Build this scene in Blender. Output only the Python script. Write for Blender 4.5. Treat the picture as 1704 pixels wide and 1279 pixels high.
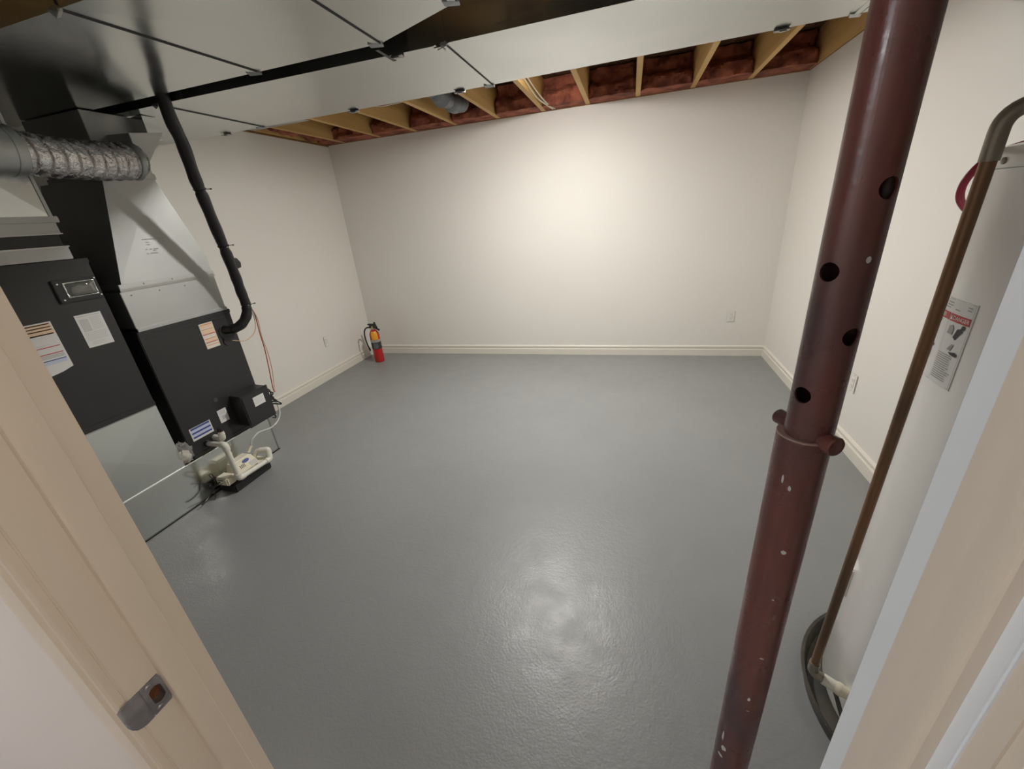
import bpy, bmesh, math, random
from mathutils import Vector, Matrix, noise
random.seed(7)
PI = math.pi
for o in list(bpy.data.objects):
    bpy.data.objects.remove(o)
SC = bpy.context.scene
COL = SC.collection

# ------------------------------------------------------------------ camera
F_PX, YAW, PITCH, ROLL, CAM_H = 671.68, -0.29774, 0.39852, 0.08949, 1.55
def cam_axes():
    cy, sy, cp, sp = math.cos(YAW), math.sin(YAW), math.cos(PITCH), math.sin(PITCH)
    fwd = Vector((sy*cp, cy*cp, -sp)); right = Vector((cy, -sy, 0)); down = fwd.cross(right)
    cr, sr = math.cos(ROLL), math.sin(ROLL)
    return cr*right + sr*down, -sr*right + cr*down, fwd
cam_data = bpy.data.cameras.new('camera'); cam = bpy.data.objects.new('camera', cam_data); COL.objects.link(cam)
r_, d_, f_ = cam_axes(); u_ = -d_; b_ = -f_
cam.matrix_world = Matrix(((r_.x, u_.x, b_.x, 0), (r_.y, u_.y, b_.y, 0), (r_.z, u_.z, b_.z, CAM_H), (0, 0, 0, 1)))
cam_data.sensor_fit = 'HORIZONTAL'; cam_data.sensor_width = 36; cam_data.lens = F_PX/1704*36
cam_data.clip_start = 0.02; cam_data.clip_end = 60
SC.camera = cam

# ------------------------------------------------------------------ world and exposure
w = bpy.data.worlds.new('world'); SC.world = w; w.use_nodes = True
w.node_tree.nodes['Background'].inputs[0].default_value = (0.8, 0.8, 0.85, 1)
w.node_tree.nodes['Background'].inputs[1].default_value = 0.05
SC.view_settings.view_transform = 'Standard'; SC.view_settings.look = 'None'
SC.view_settings.gamma = 1; SC.view_settings.use_curve_mapping = False
SC.view_settings.exposure = 0.16
ROOM_LAMP_L, HALL_LAMP_W, FILL_LAMP_W = 800.0, 41.0, 12.5

# ------------------------------------------------------------------ room measures (metres)
XL, XR, YB, ZT = -3.236, 1.351, 4.446, 2.405
JL, JR = -0.71, 0.2145            # faces of the door jambs
YN, YF = 0.197, 0.3087            # hall face and room face of the door wall
ZJ0, ZJ1 = 2.41, 2.65             # joists
XF = -2.615                       # front plane of the furnaces

# ------------------------------------------------------------------ materials
MATS = {}
def mat(name, col, rough=0.5, metal=0.0, bump=None, var=None, spec=None, trans=0.0, alpha=1.0, emit=None, rvar=None, coat=0.0):
    m = bpy.data.materials.new(name); m.use_nodes = True; nt = m.node_tree; b = nt.nodes['Principled BSDF']
    b.inputs['Base Color'].default_value = (*col, 1); b.inputs['Roughness'].default_value = rough
    b.inputs['Metallic'].default_value = metal
    if spec is not None: b.inputs['Specular IOR Level'].default_value = spec
    if trans: b.inputs['Transmission Weight'].default_value = trans
    if alpha < 1: b.inputs['Alpha'].default_value = alpha
    if coat: b.inputs['Coat Weight'].default_value = coat
    if emit: b.inputs['Emission Color'].default_value = (*emit[0], 1); b.inputs['Emission Strength'].default_value = emit[1]
    geo = nt.nodes.new('ShaderNodeNewGeometry') if (bump or var or rvar) else None
    def nz(scale, detail=4, stretch=None):
        n = nt.nodes.new('ShaderNodeTexNoise'); n.inputs['Scale'].default_value = scale; n.inputs['Detail'].default_value = detail
        if stretch:
            mp = nt.nodes.new('ShaderNodeMapping'); mp.inputs['Scale'].default_value = stretch
            nt.links.new(geo.outputs['Position'], mp.inputs['Vector']); nt.links.new(mp.outputs[0], n.inputs['Vector'])
        else: nt.links.new(geo.outputs['Position'], n.inputs['Vector'])
        return n
    if var:                                              # (scale, other colour, low, high[, stretch])
        n = nz(var[0], 5, var[4] if len(var) > 4 else None)
        rmp = nt.nodes.new('ShaderNodeValToRGB')
        rmp.color_ramp.elements[0].position = var[2]; rmp.color_ramp.elements[0].color = (*col, 1)
        rmp.color_ramp.elements[1].position = var[3]; rmp.color_ramp.elements[1].color = (*var[1], 1)
        nt.links.new(n.outputs['Fac'], rmp.inputs[0]); nt.links.new(rmp.outputs[0], b.inputs['Base Color'])
    if rvar:                                             # (scale, low roughness, high roughness)
        n = nz(rvar[0]); mr = nt.nodes.new('ShaderNodeMapRange')
        mr.inputs['From Min'].default_value = 0.3; mr.inputs['From Max'].default_value = 0.7
        mr.inputs['To Min'].default_value = rvar[1]; mr.inputs['To Max'].default_value = rvar[2]
        nt.links.new(n.outputs['Fac'], mr.inputs['Value']); nt.links.new(mr.outputs[0], b.inputs['Roughness'])
    if bump:                                             # list of (scale, strength, distance)
        last = None
        for sc_, st, ds in (bump if isinstance(bump, list) else [bump]):
            n = nz(sc_); bp = nt.nodes.new('ShaderNodeBump')
            bp.inputs['Strength'].default_value = st; bp.inputs['Distance'].default_value = ds
            nt.links.new(n.outputs['Fac'], bp.inputs['Height'])
            if last: nt.links.new(last.outputs[0], bp.inputs['Normal'])
            last = bp
        nt.links.new(last.outputs[0], b.inputs['Normal'])
    MATS[name] = m
    return m
mat('wall_paint', (0.785, 0.755, 0.70), 0.55, bump=(260, 0.08, 0.002), var=(0.9, (0.76, 0.73, 0.675), 0.35, 0.7))
mat('hall_paint', (0.72, 0.665, 0.63), 0.6, bump=(200, 0.08, 0.002))
mat('trim_paint', (0.72, 0.635, 0.53), 0.35, bump=(40, 0.06, 0.002))
mat('jamb_cool_lit', (0.80, 0.84, 0.88), 0.35)  # cool light on the right jamb is put into its colour
mat('baseboard_paint', (0.74, 0.70, 0.62), 0.35)
mat('floor_paint', (0.258, 0.264, 0.262), 0.4, bump=[(7, 0.10, 0.012), (45, 0.22, 0.004), (120, 0.42, 0.0020)], var=(1.3, (0.243, 0.249, 0.247), 0.4, 0.62), rvar=(9, 0.35, 0.46))
mat('galvanized', (0.56, 0.58, 0.57), 0.2, 1.0, bump=[(1.6, 0.05, 0.02), (60, 0.012, 0.002)], var=(1.4, (0.53, 0.55, 0.54), 0.35, 0.65), rvar=(2.2, 0.15, 0.24))
mat('galvanized_bright', (0.46, 0.47, 0.46), 0.3, 1.0, bump=(2.5, 0.04, 0.01), var=(2.2, (0.43, 0.44, 0.43), 0.35, 0.65), rvar=(3, 0.48, 0.58))
mat('galvanized_base', (0.70, 0.725, 0.70), 0.2, 1.0, bump=(1.6, 0.05, 0.02), rvar=(2.2, 0.16, 0.24))
mat('galvanized_edge', (0.42, 0.42, 0.41), 0.32, 1.0, bump=(60, 0.1, 0.002))
mat('furnace_black', (0.024, 0.0235, 0.024), 0.42, bump=(400, 0.05, 0.001), var=(3, (0.021, 0.0205, 0.021), 0.4, 0.6))
mat('rubber_black', (0.008, 0.008, 0.009), 0.36, bump=(60, 0.25, 0.003))
mat('plastic_black', (0.014, 0.014, 0.015), 0.35)
mat('chrome_screw', (0.75, 0.75, 0.73), 0.25, 1.0)
mat('glass_lens', (0.10, 0.105, 0.095), 0.07, spec=1.0, coat=0.6)
mat('lens_inside', (0.60, 0.62, 0.57), 0.25, 0.8, bump=(30, 0.8, 0.02))
mat('seam_highlight', (0.85, 0.85, 0.83), 0.42, 1.0); mat('paper', (0.72, 0.72, 0.70), 0.5)
mat('paper_warm', (0.74, 0.68, 0.58), 0.5)
mat('ink_orange', (0.62, 0.27, 0.10), 0.5); mat('ink_red', (0.48, 0.05, 0.05), 0.5); mat('ink_blue', (0.05, 0.08, 0.30), 0.5)
mat('ink_paleblue', (0.55, 0.60, 0.74), 0.5); mat('ink_grey', (0.33, 0.33, 0.32), 0.5); mat('ink_black', (0.03, 0.03, 0.03), 0.5)
mat('ink_peach', (0.80, 0.58, 0.40), 0.5); mat('ink_white', (0.8, 0.8, 0.78), 0.5); mat('ink_lightgrey', (0.55, 0.55, 0.53), 0.5)
mat('wood_joist', (0.68, 0.44, 0.17), 0.6, bump=(90, 0.2, 0.002), var=(4, (0.55, 0.33, 0.11), 0.38, 0.66, (1.0, 0.25, 3.5)))
mat('wood_plate', (0.30, 0.15, 0.06), 0.7, bump=(80, 0.3, 0.003))
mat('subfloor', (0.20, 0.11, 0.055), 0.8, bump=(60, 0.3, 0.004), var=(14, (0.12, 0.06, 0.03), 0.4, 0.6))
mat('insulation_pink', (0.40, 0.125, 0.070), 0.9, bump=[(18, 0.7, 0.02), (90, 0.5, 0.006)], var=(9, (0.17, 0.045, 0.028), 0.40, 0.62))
mat('rim_worn', (0.34, 0.22, 0.19), 0.5); mat('pvc', (0.74, 0.72, 0.64), 0.35); mat('pump_cream', (0.76, 0.71, 0.56), 0.4)
mat('foil', (0.80, 0.79, 0.785), 0.25, 1.0, bump=[(45, 0.8, 0.012), (130, 0.6, 0.005)], var=(20, (0.62, 0.59, 0.59), 0.4, 0.6))
mat('foil_ridge', (0.66, 0.65, 0.64), 0.3, 1.0, bump=(80, 0.6, 0.004))
mat('copper_dull', (0.25, 0.145, 0.08), 0.45, 0.55, var=(9, (0.16, 0.105, 0.068), 0.42, 0.62, (1, 1, .35)), bump=(90, 0.15, 0.001))
mat('solder', (0.33, 0.30, 0.25), 0.45, 0.7, bump=(70, 0.5, 0.003))
mat('tank_white', (0.87, 0.86, 0.83), 0.22, coat=0.3)
mat('pan_dark', (0.055, 0.053, 0.048), 0.5, 0.2, bump=(22, 0.4, 0.008), var=(10, (0.10, 0.09, 0.07), 0.45, 0.65))
mat('pex_red', (0.33, 0.018, 0.055), 0.3)
mat('brass', (0.55, 0.45, 0.25), 0.4, 0.6)
mat('extinguisher_red', (0.50, 0.015, 0.012), 0.22, coat=0.4); mat('label_yellow', (0.80, 0.36, 0.02), 0.35)
mat('steel_band', (0.45, 0.44, 0.42), 0.35, 0.6); mat('strike_metal', (0.42, 0.41, 0.42), 0.45, 0.85, bump=(60, 0.2, 0.002), var=(25, (0.30, 0.29, 0.30), 0.4, 0.6))
mat('raw_wood_hole', (0.16, 0.055, 0.02), 0.8, bump=(60, 0.8, 0.01))
mat('outlet_white', (0.76, 0.74, 0.69), 0.3); mat('slot_dark', (0.06, 0.06, 0.06), 0.6)
mat('wire_red', (0.42, 0.07, 0.04), 0.45); mat('wire_tan', (0.60, 0.42, 0.27), 0.45); mat('cable_white', (0.72, 0.68, 0.56), 0.45)
mat('bag_plastic', (0.80, 0.78, 0.75), 0.12, trans=0.0, alpha=0.28, bump=(40, 0.9, 0.02))
mat('bag_paper', (0.70, 0.66, 0.55), 0.6, bump=(50, 0.5, 0.01))
mat('tube_clear', (0.62, 0.64, 0.62), 0.15, alpha=0.7)
mat('grey_plastic', (0.13, 0.14, 0.155), 0.35, bump=(25, 0.5, 0.01))
mat('lamp_diffuser', (0.9, 0.9, 0.88), 0.4, emit=((1.0, 0.93, 0.82), 6.0)); mat('lamp_body', (0.8, 0.8, 0.8), 0.4)
def column_mat():
    m = mat('primer_red', (0.088, 0.027, 0.021), 0.33); nt = m.node_tree; b = nt.nodes['Principled BSDF']
    geo = nt.nodes.new('ShaderNodeNewGeometry')
    def nz(scale, stretch, d=5):
        mp = nt.nodes.new('ShaderNodeMapping'); mp.inputs['Scale'].default_value = stretch
        n = nt.nodes.new('ShaderNodeTexNoise'); n.inputs['Scale'].default_value = scale; n.inputs['Detail'].default_value = d
        nt.links.new(geo.outputs['Position'], mp.inputs[0]); nt.links.new(mp.outputs[0], n.inputs['Vector']); return n
    def ramp(n, a, ca, c, cb):
        r = nt.nodes.new('ShaderNodeValToRGB'); e = r.color_ramp.elements
        e[0].position = a; e[0].color = (*ca, 1); e[1].position = c; e[1].color = (*cb, 1); nt.links.new(n.outputs['Fac'], r.inputs[0]); return r
    base = ramp(nz(9, (1, 1, .35)), .40, (0.155, 0.050, 0.040), .70, (0.075, 0.046, 0.048))
    scuff = ramp(nz(26, (1, 1, .45), 8), .64, (0, 0, 0), .69, (1, 1, 1))
    dust = ramp(nz(5, (1, 1, .6), 3), .52, (0, 0, 0), .72, (1, 1, 1))
    mul = nt.nodes.new('ShaderNodeMath'); mul.operation = 'MULTIPLY'
    nt.links.new(scuff.outputs[0], mul.inputs[0]); nt.links.new(dust.outputs[0], mul.inputs[1])
    mix = nt.nodes.new('ShaderNodeMix'); mix.data_type = 'RGBA'
    nt.links.new(mul.outputs[0], mix.inputs['Factor']); nt.links.new(base.outputs[0], mix.inputs[6]); mix.inputs[7].default_value = (0.42, 0.37, 0.33, 1)
    nt.links.new(mix.outputs[2], b.inputs['Base Color'])
    rr = ramp(nz(14, (1, 1, 1)), .35, (0.24,)*3, .7, (0.46,)*3); nt.links.new(rr.outputs[0], b.inputs['Roughness'])
    bp = nt.nodes.new('ShaderNodeBump'); bp.inputs['Strength'].default_value = .15; bp.inputs['Distance'].default_value = .002
    nt.links.new(nz(130, (1, 1, 1)).outputs['Fac'], bp.inputs['Height']); nt.links.new(bp.outputs[0], b.inputs['Normal'])
column_mat()

# ------------------------------------------------------------------ mesh helpers
WL = {}
def tag(o, label=None, cat=None, group=None, kind=None):
    if label: o['label'] = label
    if cat: o['category'] = cat
    if group: o['group'] = group
    if kind: o['kind'] = kind
    return o
def empty(name, loc, label=None, cat=None, group=None, kind=None):
    o = bpy.data.objects.new(name, None); COL.objects.link(o); o.location = loc; o.empty_display_size = 0.05
    WL[o.name] = Vector(loc)
    return tag(o, label, cat, group, kind)
def frames(pts):
    out = []; n = len(pts); prev = None
    for i in range(n):
        t = (pts[min(i+1, n-1)] - pts[max(i-1, 0)]).normalized()
        if prev is None:
            a = Vector((0, 0, 1)) if abs(t.z) < .9 else Vector((1, 0, 0)); x = t.cross(a).normalized()
        else:
            x = (prev - t*prev.dot(t)).normalized()
        prev = x; out.append((t, x, t.cross(x)))
    return out
def smooth_path(pts, k=8):
    pts = [Vector(p) for p in pts]; P_ = [2*pts[0]-pts[1]] + pts + [2*pts[-1]-pts[-2]]; out = []
    for i in range(1, len(P_)-2):
        p0, p1, p2, p3 = P_[i-1], P_[i], P_[i+1], P_[i+2]
        for j in range(k):
            t = j/k
            out.append(0.5*((2*p1)+(p2-p0)*t+(2*p0-5*p1+4*p2-p3)*t*t+(3*p1-p0-3*p2+p3)*t**3))
    out.append(pts[-1]); return out
def bend_path(pts, r, k=6):
    """polyline with its corners rounded to radius r"""
    pts = [Vector(p) for p in pts]; out = [pts[0]]
    for i in range(1, len(pts)-1):
        a = (pts[i-1]-pts[i]); b = (pts[i+1]-pts[i]); q = min(r, a.length*.49, b.length*.49)
        p0 = pts[i]+a.normalized()*q; p1 = pts[i]+b.normalized()*q
        for j in range(k+1):
            t = j/k; out.append((1-t)**2*p0+2*t*(1-t)*pts[i]+t*t*p1)
    out.append(pts[-1]); return out
class MB:
    def __init__(s): s.v = []; s.f = []
    def add(s, vs, fs):
        n = len(s.v); s.v += [tuple(v) for v in vs]; s.f += [tuple(i+n for i in f) for f in fs]; return s
    def box(s, x0, x1, y0, y1, z0, z1):
        return s.add([(x0,y0,z0),(x1,y0,z0),(x1,y1,z0),(x0,y1,z0),(x0,y0,z1),(x1,y0,z1),(x1,y1,z1),(x0,y1,z1)],
                     [(0,3,2,1),(4,5,6,7),(0,1,5,4),(1,2,6,5),(2,3,7,6),(3,0,4,7)])
    def prism(s, poly, axis, a, b):
        """poly: 2-D points in the plane across axis ('x': y,z  'y': x,z  'z': x,y), extruded from a to b"""
        n = len(poly)
        def mk(p, t): return {'x': (t, p[0], p[1]), 'y': (p[0], t, p[1]), 'z': (p[0], p[1], t)}[axis]
        vs = [mk(p, a) for p in poly] + [mk(p, b) for p in poly]
        fs = [tuple(range(n)), tuple(range(2*n-1, n-1, -1))] + [(i, i+n, (i+1) % n+n, (i+1) % n) for i in range(n)]
        return s.add(vs, fs)
    def hull(s, A, B):
        """loft between two loops of equal length, capped"""
        n = len(A); return s.add(list(A)+list(B), [tuple(range(n-1, -1, -1)), tuple(range(n, 2*n))] + [(i, (i+1) % n, (i+1) % n+n, i+n) for i in range(n)])
    def tube(s, pts, r, seg=12, cap=True):
        pts = [Vector(p) for p in pts]; fr = frames(pts); vs = []; fs = []; m = len(pts)
        for i, (t, x, y) in enumerate(fr):
            rr = r[i] if isinstance(r, (list, tuple)) else r
            for j in range(seg):
                a = 2*PI*j/seg; vs.append(pts[i]+x*math.cos(a)*rr+y*math.sin(a)*rr)
        for i in range(m-1):
            for j in range(seg):
                k = (j+1) % seg; fs.append((i*seg+j, i*seg+k, (i+1)*seg+k, (i+1)*seg+j))
        if cap: fs += [tuple(range(seg-1, -1, -1)), tuple((m-1)*seg+j for j in range(seg))]
        return s.add(vs, fs)
    def lathe(s, prof, c, seg=48, axis='z', a0=0, a1=2*PI):
        """prof: (radius, height) list turned about an axis through c"""
        full = abs(a1-a0-2*PI) < 1e-6; n = seg if full else seg+1; vs = []; fs = []; c = Vector(c)
        for (r, h) in prof:
            for j in range(n):
                a = a0+(a1-a0)*j/seg; p = (r*math.cos(a), r*math.sin(a), h)
                if axis == 'y': p = (p[0], p[2], p[1])
                if axis == 'x': p = (p[2], p[0], p[1])
                vs.append(c+Vector(p))
        for i in range(len(prof)-1):
            for j in range(seg):
                k = (j+1) % n; fs.append((i*n+j, i*n+k, (i+1)*n+k, (i+1)*n+j))
        if full and prof[0][0] > 1e-6: fs.append(tuple(range(n-1, -1, -1)))
        if full and prof[-1][0] > 1e-6: fs.append(tuple((len(prof)-1)*n+j for j in range(n)))
        return s.add(vs, fs)
    def build(s, name, m, parent=None, bevel=0, smooth=True, label=None, seg=2, angle=35):
        me = bpy.data.meshes.new(name); bm = bmesh.new()
        vs = [bm.verts.new(v) for v in s.v]
        for f in s.f:
            try: bm.faces.new([vs[i] for i in f])
            except ValueError: pass
        bmesh.ops.remove_doubles(bm, verts=bm.verts, dist=1e-6)
        bmesh.ops.recalc_face_normals(bm, faces=bm.faces)
        if bevel:
            es = [e for e in bm.edges if len(e.link_faces) == 2 and e.calc_face_angle(0) > .5]
            bmesh.ops.bevel(bm, geom=es, offset=bevel, segments=seg, affect='EDGES', clamp_overlap=True)
        lo = Vector((min(v.co.x for v in bm.verts), min(v.co.y for v in bm.verts), min(v.co.z for v in bm.verts)))
        hi = Vector((max(v.co.x for v in bm.verts), max(v.co.y for v in bm.verts), max(v.co.z for v in bm.verts)))
        c = Vector(((lo.x+hi.x)/2, (lo.y+hi.y)/2, lo.z))
        for v in bm.verts: v.co -= c
        bm.to_mesh(me); bm.free()
        if smooth:
            me.shade_smooth(); me.set_sharp_from_angle(angle=math.radians(angle))
        me.materials.append(MATS[m] if isinstance(m, str) else m)
        o = bpy.data.objects.new(name, me); COL.objects.link(o)
        WL[o.name] = c
        if parent is not None: o.parent = parent; o.location = c - WL[parent.name]
        else: o.location = c
        if label: o['label'] = label
        return o
def cut(o, cutter):
    md = o.modifiers.new('b', 'BOOLEAN'); md.object = cutter; md.operation = 'DIFFERENCE'; md.solver = 'EXACT'
    bpy.context.view_layer.update(); dg = bpy.context.evaluated_depsgraph_get()
    nm = bpy.data.meshes.new_from_object(o.evaluated_get(dg)); o.modifiers.clear(); o.data = nm
    nm.shade_smooth(); nm.set_sharp_from_angle(angle=math.radians(35)); bpy.data.objects.remove(cutter)
def box(name, m, x0, x1, y0, y1, z0, z1, parent=None, bevel=0, label=None):
    return MB().box(x0, x1, y0, y1, z0, z1).build(name, m, parent, bevel, label=label)
def tube(name, m, pts, r, parent=None, seg=12, label=None):
    return MB().tube(pts, r, seg).build(name, m, parent, label=label)
def screw(parent, c, axis, r=0.006, m='chrome_screw'):
    s = MB(); c = Vector(c); n = {'x': Vector((1,0,0)), 'y': Vector((0,-1,0)), '-x': Vector((-1,0,0))}[axis] if isinstance(axis, str) else axis
    s.tube([c-n*.002, c+n*.002, c+n*.0035], [r, r, r*.6], 10)
    return s.build('screw', m, parent)
def text_shapes(txt, size):
    cu = bpy.data.curves.new('t', 'FONT'); cu.body = txt; cu.size = size; cu.align_x = 'CENTER'; cu.align_y = 'CENTER'
    ob = bpy.data.objects.new('t', cu); COL.objects.link(ob)
    dg = bpy.context.evaluated_depsgraph_get(); me = ob.evaluated_get(dg).to_mesh()
    vs = [(v.co.x, v.co.y) for v in me.vertices]; fs = [tuple(p.vertices) for p in me.polygons]
    ob.evaluated_get(dg).to_mesh_clear(); bpy.data.objects.remove(ob); bpy.data.curves.remove(cu)
    return vs, fs
def sticker_x(name, parent, x, y0, y1, z0, z1, prints, paper='paper', label=None, poly=None):
    """flat sticker on a face looking to +x; prints = (u0,u1,v0,v1,ink) in 0..1 of the sticker"""
    s = MB(); pl = poly or [(0,0),(1,0),(1,1),(0,1)]
    s.prism([(y0+(y1-y0)*u, z0+(z1-z0)*v) for u, v in pl], 'x', x, x+.0012)
    st = s.build(name, paper, parent, smooth=False, label=label)
    inks = {}
    for u0, u1, v0, v1, ink in prints: inks.setdefault(ink, []).append((u0, u1, v0, v1))
    for ink, rs in inks.items():
        q = MB()
        for u0, u1, v0, v1 in rs: q.box(x+.001, x+.0017, y0+(y1-y0)*u0, y0+(y1-y0)*u1, z0+(z1-z0)*v0, z0+(z1-z0)*v1)
        q.build('print', ink, st, smooth=False)
    return st
def fine_lines(u0, u1, v0, v1, n, ink='ink_grey', rag=.25, th=.35):
    out = []
    for i in range(n):
        v = v1-(v1-v0)*(i+.5)/n; h = (v1-v0)/n*th; out.append((u0, u1-(u1-u0)*rag*random.random(), v-h/2, v+h/2, ink))
    return out

# ------------------------------------------------------------------ the shell
tag(box('floor', 'floor_paint', XL-.1, XR+.1, -1.7, YB+.1, -.08, 0), 'glossy blue grey painted concrete floor', kind='structure')
tag(box('wall_back', 'wall_paint', XL-.1, XR+.1, YB, YB+.1, 0, ZT), 'off white painted back wall with a lamp glow on it', kind='structure')
tag(box('wall_left', 'wall_paint', XL-.1, XL, YF, YB, 0, ZT-.012), 'off white painted wall behind the furnaces', kind='structure')
tag(box('wall_right', 'wall_paint', XR, XR+.1, YF, YB, 0, ZT), 'off white painted wall beside the water heater', kind='structure')
s = MB(); s.box(XL-.1, JL-.02, YN, YF-.002, 0, ZT); s.box(JR+.02, XR+.1, YN, YF-.002, 0, ZT); s.box(JL-.02, JR+.02, YN, YF-.002, 2.19, ZT)
tag(s.build('wall_front', 'hall_paint', smooth=False), 'pale painted wall around the doorway', kind='structure')
tag(box('wall_hall_back', 'hall_paint', -3.3, 1.2, -1.7, -1.6, 0, ZT), 'pale wall of the hall behind the doorway', kind='structure')
tag(box('wall_hall_right', 'hall_paint', 1.1, 1.2, -1.6, YN, 0, ZT), 'pale wall at the right of the hall', kind='structure')
tag(box('wall_hall_left', 'hall_paint', -3.3, -3.2, -1.6, YN, 0, ZT), 'pale wall at the left of the hall', kind='structure')
tag(box('ceiling_hall', 'hall_paint', -3.3, 1.2, -1.7, YN, ZT, ZT+.05), 'pale hall ceiling', kind='structure')

def base_profile():
    return [(0,0),(.018,0),(.018,.066),(.016,.070),(.009,.072),(.009,.082),(.014,.085),(.015,.098),(.010,.106),(.004,.109),(0,.109)]
def baseboard(name, wall):
    s = MB(); pr = base_profile()
    if wall == 'back': s.prism([(YB-d, z) for d, z in pr][::-1], 'x', XL, XR)
    if wall == 'left': s.prism([(XL+d, z) for d, z in pr], 'y', YF, YB)
    if wall == 'right': s.prism([(XR-d, z) for d, z in pr], 'y', YF, YB)
    # prism 'x' uses (y,z), prism 'y' uses (x,z)
    return tag(s.build(name, 'baseboard_paint', bevel=0, angle=20), 'cream moulded baseboard along the %s wall' % wall, kind='structure')
baseboard('baseboard_back', 'back'); baseboard('baseboard_left', 'left'); baseboard('baseboard_right', 'right')

# open ceiling: subfloor, joists, rim plates
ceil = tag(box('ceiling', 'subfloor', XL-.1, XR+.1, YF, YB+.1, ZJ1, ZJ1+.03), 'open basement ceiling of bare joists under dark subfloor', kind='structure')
JX = [-3.02, -2.575, -2.148, -1.70, -1.257, -.81, -.40, .035, .482, .922]
for x in JX: box('joist', 'wood_joist', x-.02, x+.02, YF, YB-.005, ZJ0, ZJ1, ceil, bevel=.002)
box('rim_board', 'wood_joist', XR-.012, XR+.03, YF, YB-.005, ZJ0, ZJ1, ceil, bevel=.002)
box('rim_board', 'wood_joist', XL-.03, XL+.006, YF, YB-.005, ZJ0, ZJ1, ceil, bevel=.002)
box('rim_board', 'subfloor', XL, XR, YB+.0, YB+.03, ZT+.006, ZJ1, ceil)
box('sill_plate', 'wood_plate', XL-.05, XR+.05, YB-.006, YB+.05, ZT, ZT+.007, ceil)
box('sill_plate', 'wood_plate', XR-.006, XR+.05, YF, YB, ZT, ZT+.007, ceil)
box('sill_plate', 'wood_plate', XL-.05, XL+.006, YF, YB, ZT-.012, ZT-.004, ceil)

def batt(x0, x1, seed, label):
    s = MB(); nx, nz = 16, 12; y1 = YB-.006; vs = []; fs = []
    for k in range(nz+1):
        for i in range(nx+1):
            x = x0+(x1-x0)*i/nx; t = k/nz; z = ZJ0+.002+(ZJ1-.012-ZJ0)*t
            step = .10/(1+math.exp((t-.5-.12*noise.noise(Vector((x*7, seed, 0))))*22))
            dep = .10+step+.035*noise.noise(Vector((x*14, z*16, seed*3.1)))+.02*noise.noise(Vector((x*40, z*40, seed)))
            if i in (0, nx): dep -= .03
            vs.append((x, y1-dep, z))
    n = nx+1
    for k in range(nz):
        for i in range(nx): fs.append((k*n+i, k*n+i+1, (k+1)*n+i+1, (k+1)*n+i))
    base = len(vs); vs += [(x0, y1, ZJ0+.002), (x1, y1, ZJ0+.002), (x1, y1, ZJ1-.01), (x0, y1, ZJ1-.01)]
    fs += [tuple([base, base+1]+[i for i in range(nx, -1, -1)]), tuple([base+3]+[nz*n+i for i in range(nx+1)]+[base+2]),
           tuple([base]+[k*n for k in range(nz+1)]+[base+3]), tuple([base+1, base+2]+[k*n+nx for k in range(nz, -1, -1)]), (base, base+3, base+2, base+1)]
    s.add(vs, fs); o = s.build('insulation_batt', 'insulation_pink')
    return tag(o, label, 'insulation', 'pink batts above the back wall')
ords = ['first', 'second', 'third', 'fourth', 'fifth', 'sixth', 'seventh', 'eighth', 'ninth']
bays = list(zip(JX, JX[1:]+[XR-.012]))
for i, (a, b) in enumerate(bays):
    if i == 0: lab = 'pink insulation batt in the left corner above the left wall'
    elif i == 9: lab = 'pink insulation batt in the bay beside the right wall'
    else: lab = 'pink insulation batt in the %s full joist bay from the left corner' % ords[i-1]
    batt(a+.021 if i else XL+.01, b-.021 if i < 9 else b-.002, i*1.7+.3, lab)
# loose pink insulation along the left wall top, front of the corner
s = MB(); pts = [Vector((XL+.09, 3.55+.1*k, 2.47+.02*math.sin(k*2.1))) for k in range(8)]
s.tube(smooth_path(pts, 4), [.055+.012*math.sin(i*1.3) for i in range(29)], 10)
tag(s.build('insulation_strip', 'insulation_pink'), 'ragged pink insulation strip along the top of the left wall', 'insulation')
# sheet metal pan closing the first bay
tag(box('joist_pan', 'galvanized', XL+.01, -2.60, 2.5, 3.40, ZJ0-.008, ZJ0-.001), 'flat grey sheet metal pan closing the first joist bay', 'sheet metal')
# wires at the joists
tag(tube('cable', 'cable_white', smooth_path([(-.785, 3.0, 2.50), (-.783, 3.5, 2.46), (-.784, 3.95, 2.43), (-.75, 4.2, 2.415), (-.72, 4.41, 2.412)]), .006), 'white cable running along a joist in the middle of the ceiling', 'cable', 'white cables along the middle joist')
tag(tube('cable', 'cable_white', smooth_path([(-.78, 3.0, 2.53), (-.772, 3.6, 2.48), (-.765, 4.0, 2.45), (-.735, 4.25, 2.42), (-.70, 4.41, 2.412)]), .006), 'second white cable hanging lower beside the same joist', 'cable', 'white cables along the middle joist')
pipe = tag(tube('dark_hole_tube', 'plastic_black', [(-2.12, 3.25, 2.505), (-1.98, 3.30, 2.50), (-1.73, 3.36, 2.50)], .05), 'short black tube standing in for a dark hole in a joist', 'pipe')  # black tube added in place of the dark cable hole in the joist
for k in range(3):
    tag(tube('thin_wire', ['cable_white', 'wire_red', 'cable_white'][k], smooth_path([(-2.12, 3.36+.03*k, 2.47), (-1.98, 3.42+.03*k, 2.435), (-1.86, 3.48+.03*k, 2.45), (-1.73, 3.55+.03*k, 2.47)]), .005),
        ['pale thin wire nearest the black tube', 'red thin wire between two pale ones near the black tube', 'pale thin wire farthest from the black tube'][k], 'wire', 'wires beside the black pipe')
vs_ = empty('vent_sleeve', (-1.46, 3.65, 2.40), 'crumpled grey plastic sleeve hanging between two joists', 'plastic sleeve')
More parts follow.
